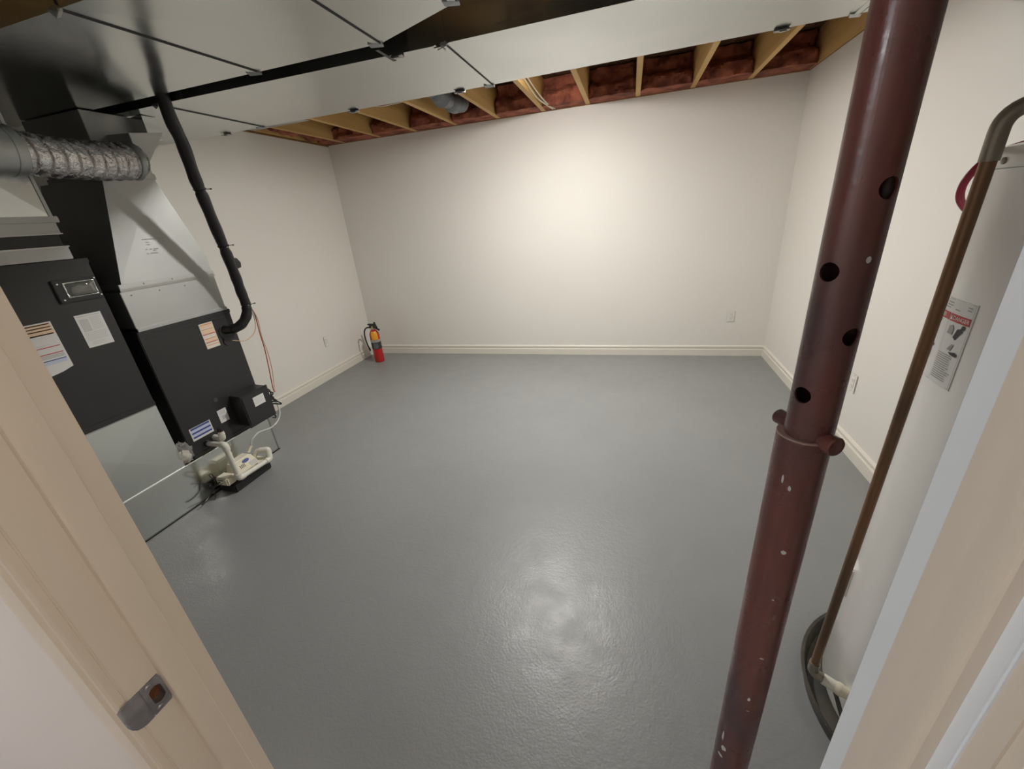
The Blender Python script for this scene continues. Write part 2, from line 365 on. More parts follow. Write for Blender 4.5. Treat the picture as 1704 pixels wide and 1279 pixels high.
MB().tube(smooth_path([(-1.50, 3.30, 2.50), (-1.47, 3.55, 2.455), (-1.46, 3.8, 2.445), (-1.46, 4.0, 2.49)]), [.066+.010*math.sin(i*.9)+.006*math.sin(i*2.3) for i in range(25)], 14).build('sleeve', 'grey_plastic', vs_)
for y in (3.45, 3.9): box('hanger', 'plastic_black', -1.472, -1.452, y-.006, y+.006, 2.50, ZJ1, vs_)

# room lamp: flat round light fixed between two joists behind the wide duct
LX, LY, LZ = -.605, 2.91, 2.430
lamp = empty('ceiling_light', (LX, LY, LZ), 'round flat ceiling light fixed between two joists behind the duct', 'ceiling light')
box('mounting_board', 'wood_joist', -.789, -.421, LY-.06, LY+.06, LZ+.050, LZ+.070, lamp)
MB().lathe([(.03, .05), (.095, .05), (.10, .04), (.10, .006), (.09, .004)], (LX, LY, LZ), 40).build('housing', 'lamp_body', lamp)
m = mat('room_lamp_glow', (.9, .9, .88), .4, emit=((1.0, .975, .935), ROOM_LAMP_L))
MB().lathe([(.0, -.019), (.03, -.017), (.06, -.010), (.08, -.001), (.09, .006)], (LX, LY, LZ), 40).build('diffuser', 'room_lamp_glow', lamp)
# hall lamp, left of the doorway, close to the door wall
hl = empty('hall_or_fill_light', (-2.3, -.66, 2.28), 'round hall ceiling light left of the doorway', 'ceiling light')
MB().lathe([(.05, .10), (.12, .10), (.125, .03), (.11, 0)], (-2.3, -.66, 2.28), 32).build('housing', 'lamp_body', hl)
MB().lathe([(.0, -.02), (.07, -.012), (.11, 0), (.11, .004)], (-2.3, -.66, 2.28), 32).build('diffuser', 'lamp_diffuser', hl)
ld = bpy.data.lights.new('hall_or_fill_source', 'POINT'); ld.shadow_soft_size = .08; ld.energy = HALL_LAMP_W; ld.color = (.90, .96, 1.0)
lo = bpy.data.objects.new('hall_or_fill_source', ld); COL.objects.link(lo); lo.parent = hl; lo.location = (0, 0, -.12)

fill_lamp = empty('hall_or_fill_light', (.95, -.02, 2.28), 'added unseen fill light right of the doorway', 'ceiling light')  # added fill lamp, brightens the left door jamb
MB().lathe([(.05, .10), (.12, .10), (.125, .03), (.11, 0)], (.95, -.02, 2.28), 32).build('housing', 'lamp_body', fill_lamp)
MB().lathe([(.0, -.02), (.07, -.012), (.11, 0), (.11, .004)], (.95, -.02, 2.28), 32).build('diffuser', 'lamp_diffuser', fill_lamp)
ld = bpy.data.lights.new('hall_or_fill_source', 'POINT'); ld.shadow_soft_size = .08; ld.energy = FILL_LAMP_W; ld.color = (1.0, .92, .80)
lo = bpy.data.objects.new('hall_or_fill_source', ld); COL.objects.link(lo); lo.parent = fill_lamp; lo.location = (0, 0, -.12)

# ------------------------------------------------------------------ door frame
df = empty('door_1', (JL, YN, 0), 'cream painted door frame the picture looks through', kind='structure')
TOPZ = 2.17
jl = box('jamb', 'trim_paint', JL-.02, JL, YN, YF, 0, TOPZ, df, bevel=.002)
box('jamb', 'jamb_cool_lit', JR, JR+.02, .212, YF, 0, TOPZ, df, bevel=.0015)
box('head_jamb', 'trim_paint', JL-.02, JR+.02, YN, YF, TOPZ, TOPZ+.02, df, bevel=.0015)
def stop_prof(y0, y1, d=.011):   # (depth, y)
    return [(0, y0), (d-.006, y0), (d-.0030, y0+.0012), (d-.0010, y0+.0035), (d, y0+.007), (d, y1-.001), (d-.001, y1), (0, y1)]
MB().prism([(JL+d, y) for d, y in stop_prof(.2407, .2774)], 'z', 0, TOPZ).build('door_stop', 'trim_paint', df, angle=25)
MB().prism([(JR-d, y) for d, y in [(0,.2229),(.0080,.2229),(.0100,.2242),(.0112,.2270),(.0116,.2350),(.0112,.2440),(.0106,.2470),(.0110,.2500),(.0114,.2665),(.0105,.2712),(.0085,.273),(0,.273)]][::-1], 'z', 0, TOPZ).build('door_stop', 'trim_paint', df, angle=25)
def casing(x_in, sgn, yw):
    pr = [(0, 0), (0, .009), (.003, .012), (.010, .0125), (.014, .0165), (.022, .0175), (.040, .0185), (.050, .0185), (.054, .015), (.056, .010), (.056, 0)]
    return [(x_in+sgn*u, yw-t) for u, t in pr]
MB().prism(casing(JL-.005, -1, YN), 'z', 0, TOPZ+.03).build('casing', 'trim_paint', df, angle=25)
MB().prism(casing(JR+.005, 1, YN+.0), 'z', 0, TOPZ+.03).build('casing', 'trim_paint', df, angle=25)
box('shim_strip', 'trim_paint', JR+.003, JR+.02, YN, .212, 0, TOPZ, df)
# strike plate
zc = 1.55-.928*.71
sp = empty('strike_plate', (JL, .215, zc), None); sp.parent = df; sp.location = Vector((JL, .215, zc))-WL['door_1']; sp['label'] = 'worn grey metal strike plate with two screws'
h = .032; x0 = JL+.0002
def plate_loop(dx):
    P_ = []
    # outline in (y,z): square end against the stop, rounded lip end at the hall side
    P_ += [(.2400, zc-h), (.2400, zc+h)]
    for k in range(7):
        a = PI/2*k/6; P_.append((.199-.0*k-.010*math.sin(a), zc+h-.008*(1-math.cos(a))*1.0-.0))
    for k in range(7):
        a = PI/2*(1-k/6); P_.append((.199-.010*math.sin(a), zc-h+.008*(1-math.cos(a))))
    return P_
def plate_mesh():
    # flat plate with an oval-ended latch hole, grid in polar rings around the hole, and a lip bent round the jamb edge
    cy, cz = .2255, zc; N = 48; outer = []; inner = []
    for k in range(N):
        a = 2*PI*k/N; c, s_ = math.cos(a), math.sin(a)
        oy, oz = (.0145, .031)
        t = min(oy/abs(c) if abs(c) > 1e-6 else 9, oz/abs(s_) if abs(s_) > 1e-6 else 9)
        outer.append((cy+c*t, cz+s_*t))
        hy = .0075*c; hz = .0115*s_
        hy = max(min(.0118*c, .0090), -.0085); inner.append((cy+.0015+hy, cz+.0165*s_))
    s = MB(); vs = []; th = .0016
    for L, x in ((outer, x0+th), (inner, x0+th), (inner, x0-.012), (outer, x0)): vs += [(x, y, z) for y, z in L]
    fs = []
    for r in range(2):
        for k in range(N):
            q = (k+1) % N; fs.append((r*N+k, r*N+q, (r+1)*N+q, (r+1)*N+k))
    for k in range(N):
        q = (k+1) % N; fs.append((3*N+k, 3*N+q, q, k))
    s.add(vs, fs); return s
plate_mesh().build('plate', 'strike_metal', sp, angle=40)
s = MB(); prof = [(.2115, 0), (.200, .0), (.194, -.001), (.189, -.0035), (.1855, -.0075), (.184, -.012)]; A = []; n = len(prof); hs = [.031, .031, .030, .028, .024, .018]
for (y, dx), hh in zip(prof, hs): A.append([(x0+.0016+dx, y, zc+hh), (x0+.0016+dx, y, zc-hh)])
for th in (0, -.0016):
    pass
vs = [p for a in A for p in a] + [(p[0]-.0016, p[1]+.0006, p[2]) for a in A for p in a]; m2 = 2*n; fs = []
for i in range(n-1):
    fs += [(2*i, 2*i+1, 2*i+3, 2*i+2), (m2+2*i, m2+2*i+2, m2+2*i+3, m2+2*i+1), (2*i, 2*i+2, m2+2*i+2, m2+2*i), (2*i+1, m2+2*i+1, m2+2*i+3, 2*i+3)]
fs += [(0, m2, m2+1, 1), (2*n-2, 2*n-1, m2+2*n-1, m2+2*n-2)]
s.add(vs, fs); s.build('lip', 'strike_metal', sp, angle=60)
cut(jl, box('cutter', 'trim_paint', JL-.0155, JL+.01, .2165, .2375, zc-.0172, zc+.0172))
box('latch_pocket', 'raw_wood_hole', JL-.0185, JL-.0135, .2155, .2385, zc-.018, zc+.018, sp)
for dz in (.0240, -.0240): screw(sp, (x0+.0006, .2215, zc+dz), 'x', .0046, 'strike_metal')

# ------------------------------------------------------------------ outlets
def outlet(label, pos, face):
    """face: '-y' on the back wall, 'x' on the left wall, '-x' on the right wall"""
    t = empty('wall_outlet', pos, label, 'outlet', 'white wall outlets'); p = Vector(pos)
    def mk(name, m, u0, u1, z0, z1, d0, d1, par, bev=0):
        if face == '-y': return box(name, m, p.x+u0, p.x+u1, p.y-d1, p.y-d0, p.z+z0, p.z+z1, par, bev)
        if face == 'x': return box(name, m, p.x+d0, p.x+d1, p.y+u0, p.y+u1, p.z+z0, p.z+z1, par, bev)
        return box(name, m, p.x-d1, p.x-d0, p.y+u0, p.y+u1, p.z+z0, p.z+z1, par, bev)
    mk('cover_plate', 'outlet_white', -.036, .036, -.059, .059, .0, .006, t, .003)
    ins = mk('receptacle', 'outlet_white', -.0165, .0165, -.034, .034, .004, .0085, t, .002)
    for dz in (-.018, .018):
        for u in (-.0065, .0065): mk('slot', 'slot_dark', u-.001, u+.001, dz-.001, dz+.007, .008, .0088, ins)
        mk('ground_hole', 'slot_dark', -.002, .002, dz-.009, dz-.005, .008, .0088, ins)
    for dz in (-.048, .048): screw(t, p+{'-y': Vector((0, -.006, dz)), 'x': Vector((.006, 0, dz)), '-x': Vector((-.006, 0, dz))}[face], {'-y': 'y', 'x': 'x', '-x': '-x'}[face], .0035, 'outlet_white')
outlet('white outlet on the back wall near the right corner', (1.007, YB, .42), '-y')
outlet('white outlet on the left wall before the fire extinguisher', (XL, 3.635, .412), 'x')
outlet('white outlet on the right wall behind the steel post', (XR, 2.735, .422), '-x')

# ------------------------------------------------------------------ furnaces
bd = empty('base_duct', (-2.9, 1.3, 0), 'low galvanized metal return duct along the floor under both furnaces', 'duct')
box('shell', 'galvanized_base', -3.20, XF, .55, 2.13, 0.004, .278, bd, bevel=.003)
tube('top_seam', 'seam_highlight', [(XF+.001, .55, .2775), (XF+.001, 2.128, .2775)], .0038, bd, 10)  # bead and its pale metal shaped to carry the edge highlight
box('end_flange', 'galvanized_edge', XF-.002, XF+.0025, 2.122, 2.1325, .006, .276, bd)
box('bottom_strip', 'rubber_black', XF-.01, XF+.006, .55, 2.135, 0, .007, bd)  # black strip where the duct shell meets the floor

rd = empty('return_drop', (-2.9, 1.2, .28), 'plain galvanized metal box under the nearer furnace', 'duct')
s = MB(); yc, zc2 = 1.2, .49
a = [(XF, .93, .2805), (XF, 1.482, .2805), (XF, 1.478, .7), (XF, .93, .7)]
s.add(a+[(XF+.006, yc, zc2)]+[(-3.15, p[1], p[2]) for p in a], [(0,1,4),(1,2,4),(2,3,4),(3,0,4),(5,8,7,6),(0,5,6,1),(1,6,7,2),(2,7,8,3),(3,8,5,0)])
s.build('shell', 'galvanized_base', rd, smooth=False)
box('top_flange', 'galvanized_edge', -3.14, XF+.004, .935, 1.476, .70, .706, rd)

f1 = empty('furnace', (-2.9, 1.2, .707), 'tall dark grey furnace cabinet with a small viewing window, the nearer one', 'furnace')
box('cabinet', 'furnace_black', -3.15, XF, .93, 1.48, .707, 1.505, f1, bevel=.004)
box('top_rail', 'furnace_black', -3.14, XF+.004, .93, 1.483, 1.500, 1.523, f1, bevel=.003)
box('bottom_rail', 'furnace_black', XF-.01, XF+.004, .93, 1.480, .707, .735, f1, bevel=.002)
win = box('window_bezel', 'plastic_black', XF, XF+.012, 1.294, 1.472, 1.331, 1.437, f1, bevel=.003, label='black bezel of the viewing window')
MB().box(XF+.011, XF+.013, 1.332, 1.458, 1.352, 1.422).build('window_pocket', 'lens_inside', win)
vs = []; fs = []; N_ = 14
for a in range(N_+1):
    for b in range(N_+1):
        u, v = a/N_, b/N_; bul = (1-(2*u-1)**4)*(1-(2*v-1)**4)
        vs.append((XF+.0125+.011*bul+.0016*noise.noise(Vector((u*5, v*4, 2))), 1.336+.120*u, 1.354+.066*v))
for a in range(N_):
    for b in range(N_): q_ = a*(N_+1)+b; fs.append((q_, q_+1, q_+N_+2, q_+N_+1))
MB().add(vs, fs).build('lens', 'glass_lens', win, angle=80)
for y, z in ((1.312, 1.420), (1.312, 1.345), (1.464, 1.428), (1.464, 1.345)): screw(win, (XF+.012, y, z), 'x', .005)
sticker_x('rating_label', f1, XF, 1.319, 1.431, 1.102, 1.266,
          [(.06, .94, .94, .95, 'ink_grey'), (.1, .42, .48, .86, 'ink_lightgrey')] + fine_lines(.48, .92, .5, .9, 10, 'ink_lightgrey') + fine_lines(.08, .92, .2, .46, 6, 'ink_lightgrey', .1) + fine_lines(.2, .8, .06, .18, 3, 'ink_lightgrey'), label='white rating label with small grey print')
lp = [(0,0.03),(.55,0),(.80,.04),(1,.10),(1,1),(0,1)]
pr = [(.02, .98, .77, .98, 'ink_peach')]
for i in range(3): pr.append((.05, .96, .955-.055*i, .972-.055*i, 'ink_orange'))
pr += [(.05, .96, .77, .79, 'ink_red'), (.05, .96, .535, .55, 'ink_red'), (.05, .96, .41, .425, 'ink_red'), (.05, .96, .285, .302, 'ink_blue'), (.05, .96, .22, .278, 'ink_paleblue'), (.05, .96, .33, .40, 'ink_lightgrey')]
sticker_x('warning_label', f1, XF, 1.0, 1.228, 1.020, 1.266, [(a, b, c, d, e) for a, b, c, d, e in pr] + fine_lines(.06, .9, .56, .6, 2, 'ink_lightgrey'), 'paper', 'white warning label with orange, red and blue stripes', lp)

sp1 = empty('supply_plenum', (-2.85, 1.2, 1.523), 'short galvanized plenum on top of the nearer furnace', 'duct')
box('lower_collar', 'galvanized_bright', -3.1, XF, .95, 1.43, 1.526, 1.584, sp1, bevel=.002)
box('collar_lip', 'galvanized_edge', -3.1, XF+.006, .95, 1.432, 1.580, 1.586, sp1)
box('flexible_band', 'rubber_black', -3.09, XF-.012, .955, 1.42, 1.586, 1.640, sp1)
box('upper_collar', 'galvanized_bright', -3.1, XF, .95, 1.427, 1.640, 1.69, sp1, bevel=.002)
box('collar_lip', 'galvanized_edge', -3.1, XF+.006, .95, 1.430, 1.638, 1.643, sp1)
box('flange', 'galvanized_bright', -3.1, XF+.008, .95, 1.44, 1.69, 1.717, sp1, bevel=.002)
s = MB(); a = [(XF, .95, 1.717), (XF, 1.422, 1.717), (XF, 1.414, 2.195), (XF, .95, 2.195)]
s.add(a+[(XF+.008, 1.19, 1.93)]+[(-3.1, p[1], p[2]) for p in a], [(0,1,4),(1,2,4),(2,3,4),(3,0,4),(5,8,7,6),(0,5,6,1),(1,6,7,2),(2,7,8,3),(3,8,5,0)])
s.build('shell', 'galvanized', sp1, smooth=False)
MB().hull([(XF+.004, 1.412, 1.717), (XF+.004, 1.425, 1.717), (XF-.01, 1.425, 1.717), (XF-.01, 1.412, 1.717)], [(XF+.004, 1.404, 2.19), (XF+.004, 1.417, 2.19), (XF-.01, 1.417, 2.19), (XF-.01, 1.404, 2.19)]).build('corner_seam', 'galvanized_bright', sp1)

f2 = empty('air_handler', (-2.9, 1.84, .28), 'dark grey air handler cabinet with control box, the farther one', 'air handler')
box('cabinet', 'furnace_black', -3.15, XF-.004, 1.545, 2.13, .281, 1.10, f2, bevel=.004)
box('top_rail', 'furnace_black', -3.14, XF+.001, 1.545, 2.132, 1.092, 1.116, f2, bevel=.003)
box('panel_rib', 'furnace_black', XF-.005, XF-.001, 1.575, 2.10, 1.068, 1.074, f2)
box('bottom_rail', 'furnace_black', XF-.006, XF-.001, 1.55, 2.128, .282, .305, f2, bevel=.001)
x2 = XF-.004
box('knockout', 'slot_dark', x2, x2+.0015, 1.80, 1.826, .565, .591, f2, bevel=.0007)
sticker_x('warning_label', f2, x2, 1.889, 1.982, .904, 1.072, [(.05, .95, .90, .93, 'ink_orange'), (.08, .92, .80, .9, 'ink_peach'), (.05, .95, .72, .745, 'ink_orange'), (.05, .95, .53, .56, 'ink_red'), (.05, .95, .36, .385, 'ink_orange'), (.08, .92, .27, .35, 'ink_peach'), (.05, .95, .22, .25, 'ink_red'), (.08, .92, .57, .70, 'ink_peach'), (.05, .95, .12, .14, 'ink_orange')], 'paper_warm', 'small white label with orange stripes')
sticker_x('instruction_label', f2, x2, 1.586, 1.727, .391, .476, [(.05, .95, .83, .97, 'ink_blue'), (.05, .95, .50, .63, 'ink_blue'), (.05, .95, .17, .30, 'ink_blue'), (.05, .95, .64, .82, 'ink_paleblue'), (.05, .95, .31, .49, 'ink_paleblue')], 'paper', 'white label with three dark blue stripes')
sticker_x('diagram_label', f2, x2, 1.790, 1.854, .412, .503, fine_lines(.12, .9, .62, .92, 5, 'ink_lightgrey') + [(.3, .7, .2, .5, 'ink_lightgrey')], 'paper', 'small white diagram label')
cb = MB(); a = [(x2, 1.905, .335), (x2, 2.118, .325), (x2, 2.118, .562), (x2, 1.905, .562)]; b = [(-2.50, 1.895, .34), (-2.50, 2.113, .33), (-2.50, 2.113, .556), (-2.50, 1.895, .556)]
cbx = cb.hull(a, b).build('control_box', 'furnace_black', f2, bevel=.004, label='dark protruding control box at the lower right corner')
box('box_lid_edge', 'furnace_black', -2.512, -2.505, 1.890, 2.118, .324, .562, cbx, bevel=.002)
sticker_x('box_label', cbx, -2.4998, 1.972, 2.062, .452, .520, fine_lines(.1, .9, .2, .85, 4, 'ink_lightgrey', .3), 'paper', 'white paper label')
MB().lathe([(.05, 0), (.05, .004), (.036, .006)], (x2, 2.05, .975), 28, 'x').build('line_grommet', 'plastic_black', f2)
MB().tube([(x2, 2.04, .915), (x2+.006, 2.04, .915)], .03, 20).build('port_cover', 'furnace_black', f2)

sp2 = empty('tapered_plenum', (-2.85, 1.84, 1.116), 'bright galvanized plenum tapering upward on the farther cabinet', 'duct')
box('lower_section', 'galvanized_bright', -3.12, XF, 1.552, 2.108, 1.118, 1.336, sp2, bevel=.002)
box('lower_lip', 'galvanized_bright', -3.1, XF+.008, 1.552, 2.112, 1.116, 1.136, sp2, bevel=.002)
box('joint_band', 'galvanized_edge', -3.1, XF+.004, 1.556, 2.110, 1.336, 1.349, sp2)
box('joint_band', 'galvanized_bright', -3.1, XF+.006, 1.556, 2.108, 1.349, 1.374, sp2, bevel=.002)
s = MB(); ytop = (1.70, 1.96); zt = 1.90; ztb = 1.374
A = [(XF, 1.573, ztb), (XF, 2.102, ztb), (XF, 2.102, 1.455), (XF, ytop[1], zt), (XF, ytop[0], zt)]
ctr = (XF-.008, 1.832, 1.735)
s.add(A+[ctr]+[(-3.1, p[1], p[2]) for p in A], [(0,1,5),(1,2,5),(2,3,5),(3,4,5),(4,0,5),(6,10,9,8,7),(0,6,7,1),(1,7,8,2),(2,8,9,3),(3,9,10,4),(4,10,6,0)])
s.build('tapered_shell', 'galvanized_bright', sp2, smooth=False)
box('top_collar', 'galvanized_bright', -3.05, XF+.002, 1.72, 1.962, 1.90, 2.195, sp2, bevel=.002)
box('collar_band', 'galvanized_bright', -3.06, XF+.008, 1.715, 1.968, 1.895, 1.925, sp2, bevel=.002)
MB().hull([(XF+.004, 1.573, 1.376), (XF+.004, 1.590, 1.376), (XF-.01, 1.590, 1.376), (XF-.01, 1.573, 1.376)], [(XF+.004, 1.698, 1.896), (XF+.004, 1.715, 1.896), (XF-.01, 1.715, 1.896), (XF-.01, 1.698, 1.896)]).build('corner_seam', 'galvanized_bright', sp2)
for y in (1.60, 1.75, 1.90, 2.06): screw(sp2, (XF+.0005, y, 1.312), 'x', .0035, 'galvanized_edge')
for y in (1.68, 1.84, 1.98): screw(sp2, (XF+.006, y, 1.362), 'x', .004, 'galvanized_edge')
q = MB()
def front_x(y, z):      # depth of the creased front between the centre point and the bottom edge
    t = (z-ztb)/(ctr[2]-ztb); return XF + (ctr[0]-XF)*t
for z, segs in ((1.588, [(1.77, 1.80), (1.803, 1.845), (1.85, 1.885)]), (1.572, [(1.785, 1.80), (1.845, 1.862), (1.87, 1.882)]), (1.560, [(1.785, 1.80), (1.85, 1.86)]), (1.535, [(1.768, 1.776), (1.79, 1.80), (1.81, 1.835)]), (1.527, [(1.805, 1.82)]), (1.513, [(1.765, 1.775), (1.785, 1.825)])):
    for a, b in segs:
        q.add([(front_x(0, z-.0022)+.0015, a, z-.0022), (front_x(0, z-.0022)+.0015, b, z-.0022), (front_x(0, z+.0022)+.0015, b, z+.0022), (front_x(0, z+.0022)+.0015, a, z+.0022)], [(0,1,2,3)])
q.build('printed_marks', 'ink_grey', sp2, smooth=False)

# ------------------------------------------------------------------ overhead trunk ducts
def duct_section(parent, x0, x1, ya0, yb0, ya1, yb1, z0, z1, m='galvanized'):
    """box duct along x; x0, x1 may be (near, far) pairs for skewed joints; (ya,yb) at each end; shallow cross breaks below and on the near side"""
    x0 = x0 if isinstance(x0, tuple) else (x0, x0); x1 = x1 if isinstance(x1, tuple) else (x1, x1)
    A = [(x0[0], ya0, z0), (x0[1], yb0, z0), (x0[1], yb0, z1), (x0[0], ya0, z1)]; B = [(x1[0], ya1, z0), (x1[1], yb1, z0), (x1[1], yb1, z1), (x1[0], ya1, z1)]
    cb_ = ((sum(x0)+sum(x1))/4, (ya0+yb0+ya1+yb1)/4, z0-.005); cn = ((x0[0]+x1[0])/2, (ya0+ya1)/2-.004, (z0+z1)/2)
    s = MB(); s.add(A+B+[cb_, cn], [(0,1,8),(1,5,8),(5,4,8),(4,0,8),(0,4,9),(4,7,9),(7,3,9),(3,0,9),(1,2,6,5),(2,3,7,6),(0,3,2,1),(4,5,6,7)])
    return s.build('section', m, parent, smooth=False)
def cleat(parent, x, y0, y1, z0, z1, skew=0):
    """drive cleat wrapping a joint, ends bent over"""
    s = MB(); s.hull([(x-.012, y0, z0-.004), (x+.012, y0, z0-.004), (x+.012, y0, z0+.003), (x-.012, y0, z0+.003)], [(x+skew-.012, y1, z0-.004), (x+skew+.012, y1, z0-.004), (x+skew+.012, y1, z0+.003), (x+skew-.012, y1, z0+.003)])
    c = s.build('drive_cleat', 'galvanized', parent)
    s = MB(); s.hull([(x+.0125, y0, z0-.0045), (x+.0145, y0, z0-.0045), (x+.0145, y0, z0+.002), (x+.0125, y0, z0+.002)], [(x+skew+.0125, y1, z0-.0045), (x+skew+.0145, y1, z0-.0045), (x+skew+.0145, y1, z0+.002), (x+skew+.0125, y1, z0+.002)])
    s.build('joint_gap', 'slot_dark', c)
    for y, dy, sk in ((y0, -1, 0), (y1, 1, skew)):
        t = MB(); t.hull([(x+sk-.03, y-dy*.028, z0-.004), (x+sk+.022, y-dy*.004, z0-.004), (x+sk+.020, y+dy*.008, z0-.010), (x+sk-.026, y-dy*.012, z0-.012)],
                         [(x+sk-.03, y-dy*.028, z0+.003), (x+sk+.022, y-dy*.004, z0+.003), (x+sk+.020, y+dy*.010, z0+.006), (x+sk-.026, y+dy*.006, z0+.004)])
        t.build('bent_tab', 'galvanized_edge', c)
    s = MB(); s.box(x-.012, x+.012, y0-.005, y0+.002, z0, z1)
    s.build('side_cleat', 'galvanized', c)
ZD, ZDT = 2.20, 2.405
da = empty('trunk_duct', (-1.5, 1.45, ZD), 'wide galvanized trunk duct nearest the doorway with a narrowing section', 'duct', 'ceiling trunk ducts')
duct_section(da, XL+.03, (-1.603, -1.555), 1.115, 1.78, 1.115, 1.78, ZD, ZDT)
duct_section(da, (-1.602, -1.554), -.9515, 1.115, 1.78, 1.115, 1.777, ZD, ZDT)
duct_section(da, -.9505, -.5605, 1.115, 1.776, 1.115, 1.606, ZD, ZDT)
duct_section(da, -.5595, 1.30, 1.115, 1.60, 1.115, 1.60, ZD, ZDT)
cleat(da, -1.616, 1.115, 1.78, ZD, ZDT, .048); cleat(da, -.965, 1.115, 1.776, ZD, ZDT); cleat(da, -.575, 1.115, 1.604, ZD, ZDT)
db = empty('trunk_duct', (-1.0, 2.2, ZD), 'galvanized trunk duct nearer the back wall, just below the joists', 'duct', 'ceiling trunk ducts')
duct_section(db, XL+.03, -2.3005, 1.885, 2.555, 1.885, 2.552, ZD, ZDT)
duct_section(db, -2.2995, -.7355, 1.88, 2.552, 1.905, 2.545, ZD, ZDT, 'galvanized')
duct_section(db, -.7345, .8995, 1.905, 2.54, 1.88, 2.485, ZD, ZDT, 'galvanized')
duct_section(db, .9005, 1.32, 1.88, 2.48, 1.875, 2.47, ZD, ZDT, 'galvanized')
cleat(db, -2.314, 1.885, 2.553, ZD, ZDT, -.0); cleat(db, -.750, 1.905, 2.543, ZD, ZDT, .0); cleat(db, .886, 1.88, 2.482, ZD, ZDT)
box('hanger_strap', 'galvanized', -.785, -.755, 1.897, 1.903, 2.20, ZDT, db)
s = MB(); s.box(-.785, -.755, 1.897, 1.955, 2.1905, 2.1945); s.build('hanger_strap', 'galvanized', db)
s = MB(); s.hull([(-.72, 1.899, 2.20), (-.72, 1.905, 2.20), (-.72, 1.905, 2.222), (-.72, 1.899, 2.222)], [(.88, 1.872, 2.20), (.88, 1.879, 2.20), (.88, 1.879, 2.222), (.88, 1.872, 2.222)]); s.build('edge_seam', 'galvanized', db)
def strap_clip(x, y):
    c = MB(); c.box(x-.03, x+.03, y-.022, y+.006, 2.190, 2.1935); c.box(x-.03, x+.03, y+.003, y+.006, 2.19, ZDT)
    c.box(x-.012, x+.016, y-.018, y-.004, 2.186, 2.190)
    c.build('hanger_clip', 'galvanized_edge', db)
for x, y in ((-1.62, 2.552), (-.93, 2.548), (.62, 2.497), (-2.62, 2.557)): strap_clip(x, y)
strap_clip(-.96, 1.912)
box('hanger_strap', 'plastic_black', -.99, -.975, 1.79, 1.93, 2.187, 2.1895, db)

# ------------------------------------------------------------------ flexible duct and boot
FX, FZ, FR = -2.50, 1.962, .083
fd = empty('flexible_duct', (FX, 1.56, FZ-FR), 'crinkled silver foil flexible duct running across above the furnaces', 'duct')
nu, nv = 200, 56; vs = []; fs = []; y0, y1 = 1.325, 1.80
for i in range(nu+1):
    u = i/nu
    for j in range(nv):
        a = 2*PI*j/nv; y = y0+(y1-y0)*u+.020*math.cos(a)*1.0
        ph = (u*9.5+.10*math.sin(a)) % 1.0; ridge = math.exp(-((ph-.5)/.09)**2)
        cr = noise.noise(Vector((math.cos(a)*6, y*55, math.sin(a)*6)))*.0035+noise.noise(Vector((math.cos(a)*14, y*110, math.sin(a)*14)))*.002
        r = FR-.005+.010*ridge+cr*(1-.7*ridge); sag = -.012*math.sin(PI*u)
        vs.append((FX+r*math.cos(a), y, FZ+sag+r*math.sin(a)))
for i in range(nu):
    for j in range(nv):
        k = (j+1) % nv; fs.append((i*nv+j, i*nv+k, (i+1)*nv+k, (i+1)*nv+j))
MB().add(vs, fs).build('foil_sleeve', 'foil', fd, angle=80)
MB().lathe([(.098, -.5), (.098, 0), (.095, .004), (.083, .004)], (FX, 1.335, FZ+.002), 40, 'y').build('rigid_sleeve', 'galvanized_bright', fd)
MB().lathe([(.0995, 0), (.1005, .006), (.0995, .012)], (FX, 1.30, FZ+.002), 40, 'y').build('sleeve_bead', 'galvanized_bright', fd)
bt = empty('duct_boot', (FX, 1.9, 1.9), 'pointed sheet metal boot joining the foil duct to the trunk', 'duct')
s = MB(); yz = [(1.800, 1.890), (1.800, 2.095), (2.035, 2.135)]
s.hull([(FX-.12, y, z) for y, z in yz], [(FX+.045, 1.800, 1.900), (FX+.045, 1.800, 2.085), (FX-.02, 2.035, 2.125)]).build('hopper', 'galvanized_bright', bt, bevel=.002)
box('throat', 'galvanized', FX-.11, FX-.03, 1.955, 2.03, 2.09, 2.196, bt)
MB().lathe([(FR+.002, -.012), (FR+.006, -.006), (FR+.006, .008), (FR-.01, .012)], (FX, 1.795, FZ), 36, 'y').build('collar', 'galvanized_bright', bt)

# ------------------------------------------------------------------ refrigerant line, wires
path = [(-2.20, 1.84, 2.33), (-2.22, 1.857, 2.131), (-2.26, 1.908, 2.025), (-2.3, 1.944, 1.882), (-2.33, 1.977, 1.795), (-2.38, 2.033, 1.635), (-2.43, 2.09, 1.475), (-2.47, 2.134, 1.322), (-2.49, 2.153, 1.226), (-2.5, 2.166, 1.13), (-2.505, 2.147, 1.063), (-2.525, 2.105, 1.012), (-2.56, 2.065, .992), (-2.62, 2.05, .99)]
sp_ = smooth_path(path, 8)
rl = empty('refrigerant_line', (-2.5, 2.15, 1.0), 'black foam insulated pipe curving down into the farther cabinet', 'pipe')
rr = [.0305+.0012*math.sin(i*.8)+(-.004 if i in (30, 31, 46, 47, 72, 73) else 0) for i in range(len(sp_))]
MB().tube(sp_, rr, 18).build('foam_sleeve', 'rubber_black', rl, angle=60)
def zip_tie(i):
    t = (sp_[i+1]-sp_[i-1]).normalized(); c = sp_[i]; a = t.cross(Vector((0, 0, 1))).normalized(); b = t.cross(a)
    ring = [c+(a*math.cos(k/20*2*PI)+b*math.sin(k/20*2*PI))*.029 for k in range(21)]
    s = MB(); s.tube(ring, .0028, 6, False); out = Vector((.35, .9, 0)).normalized()
    s.tube([c+out*.027, c+out*.056], .0022, 6); s.tube([c+out*.052, c+out*.060], .0042, 6); s.build('zip_tie', 'plastic_black', rl)
for i in (30, 46, 72): zip_tie(i)
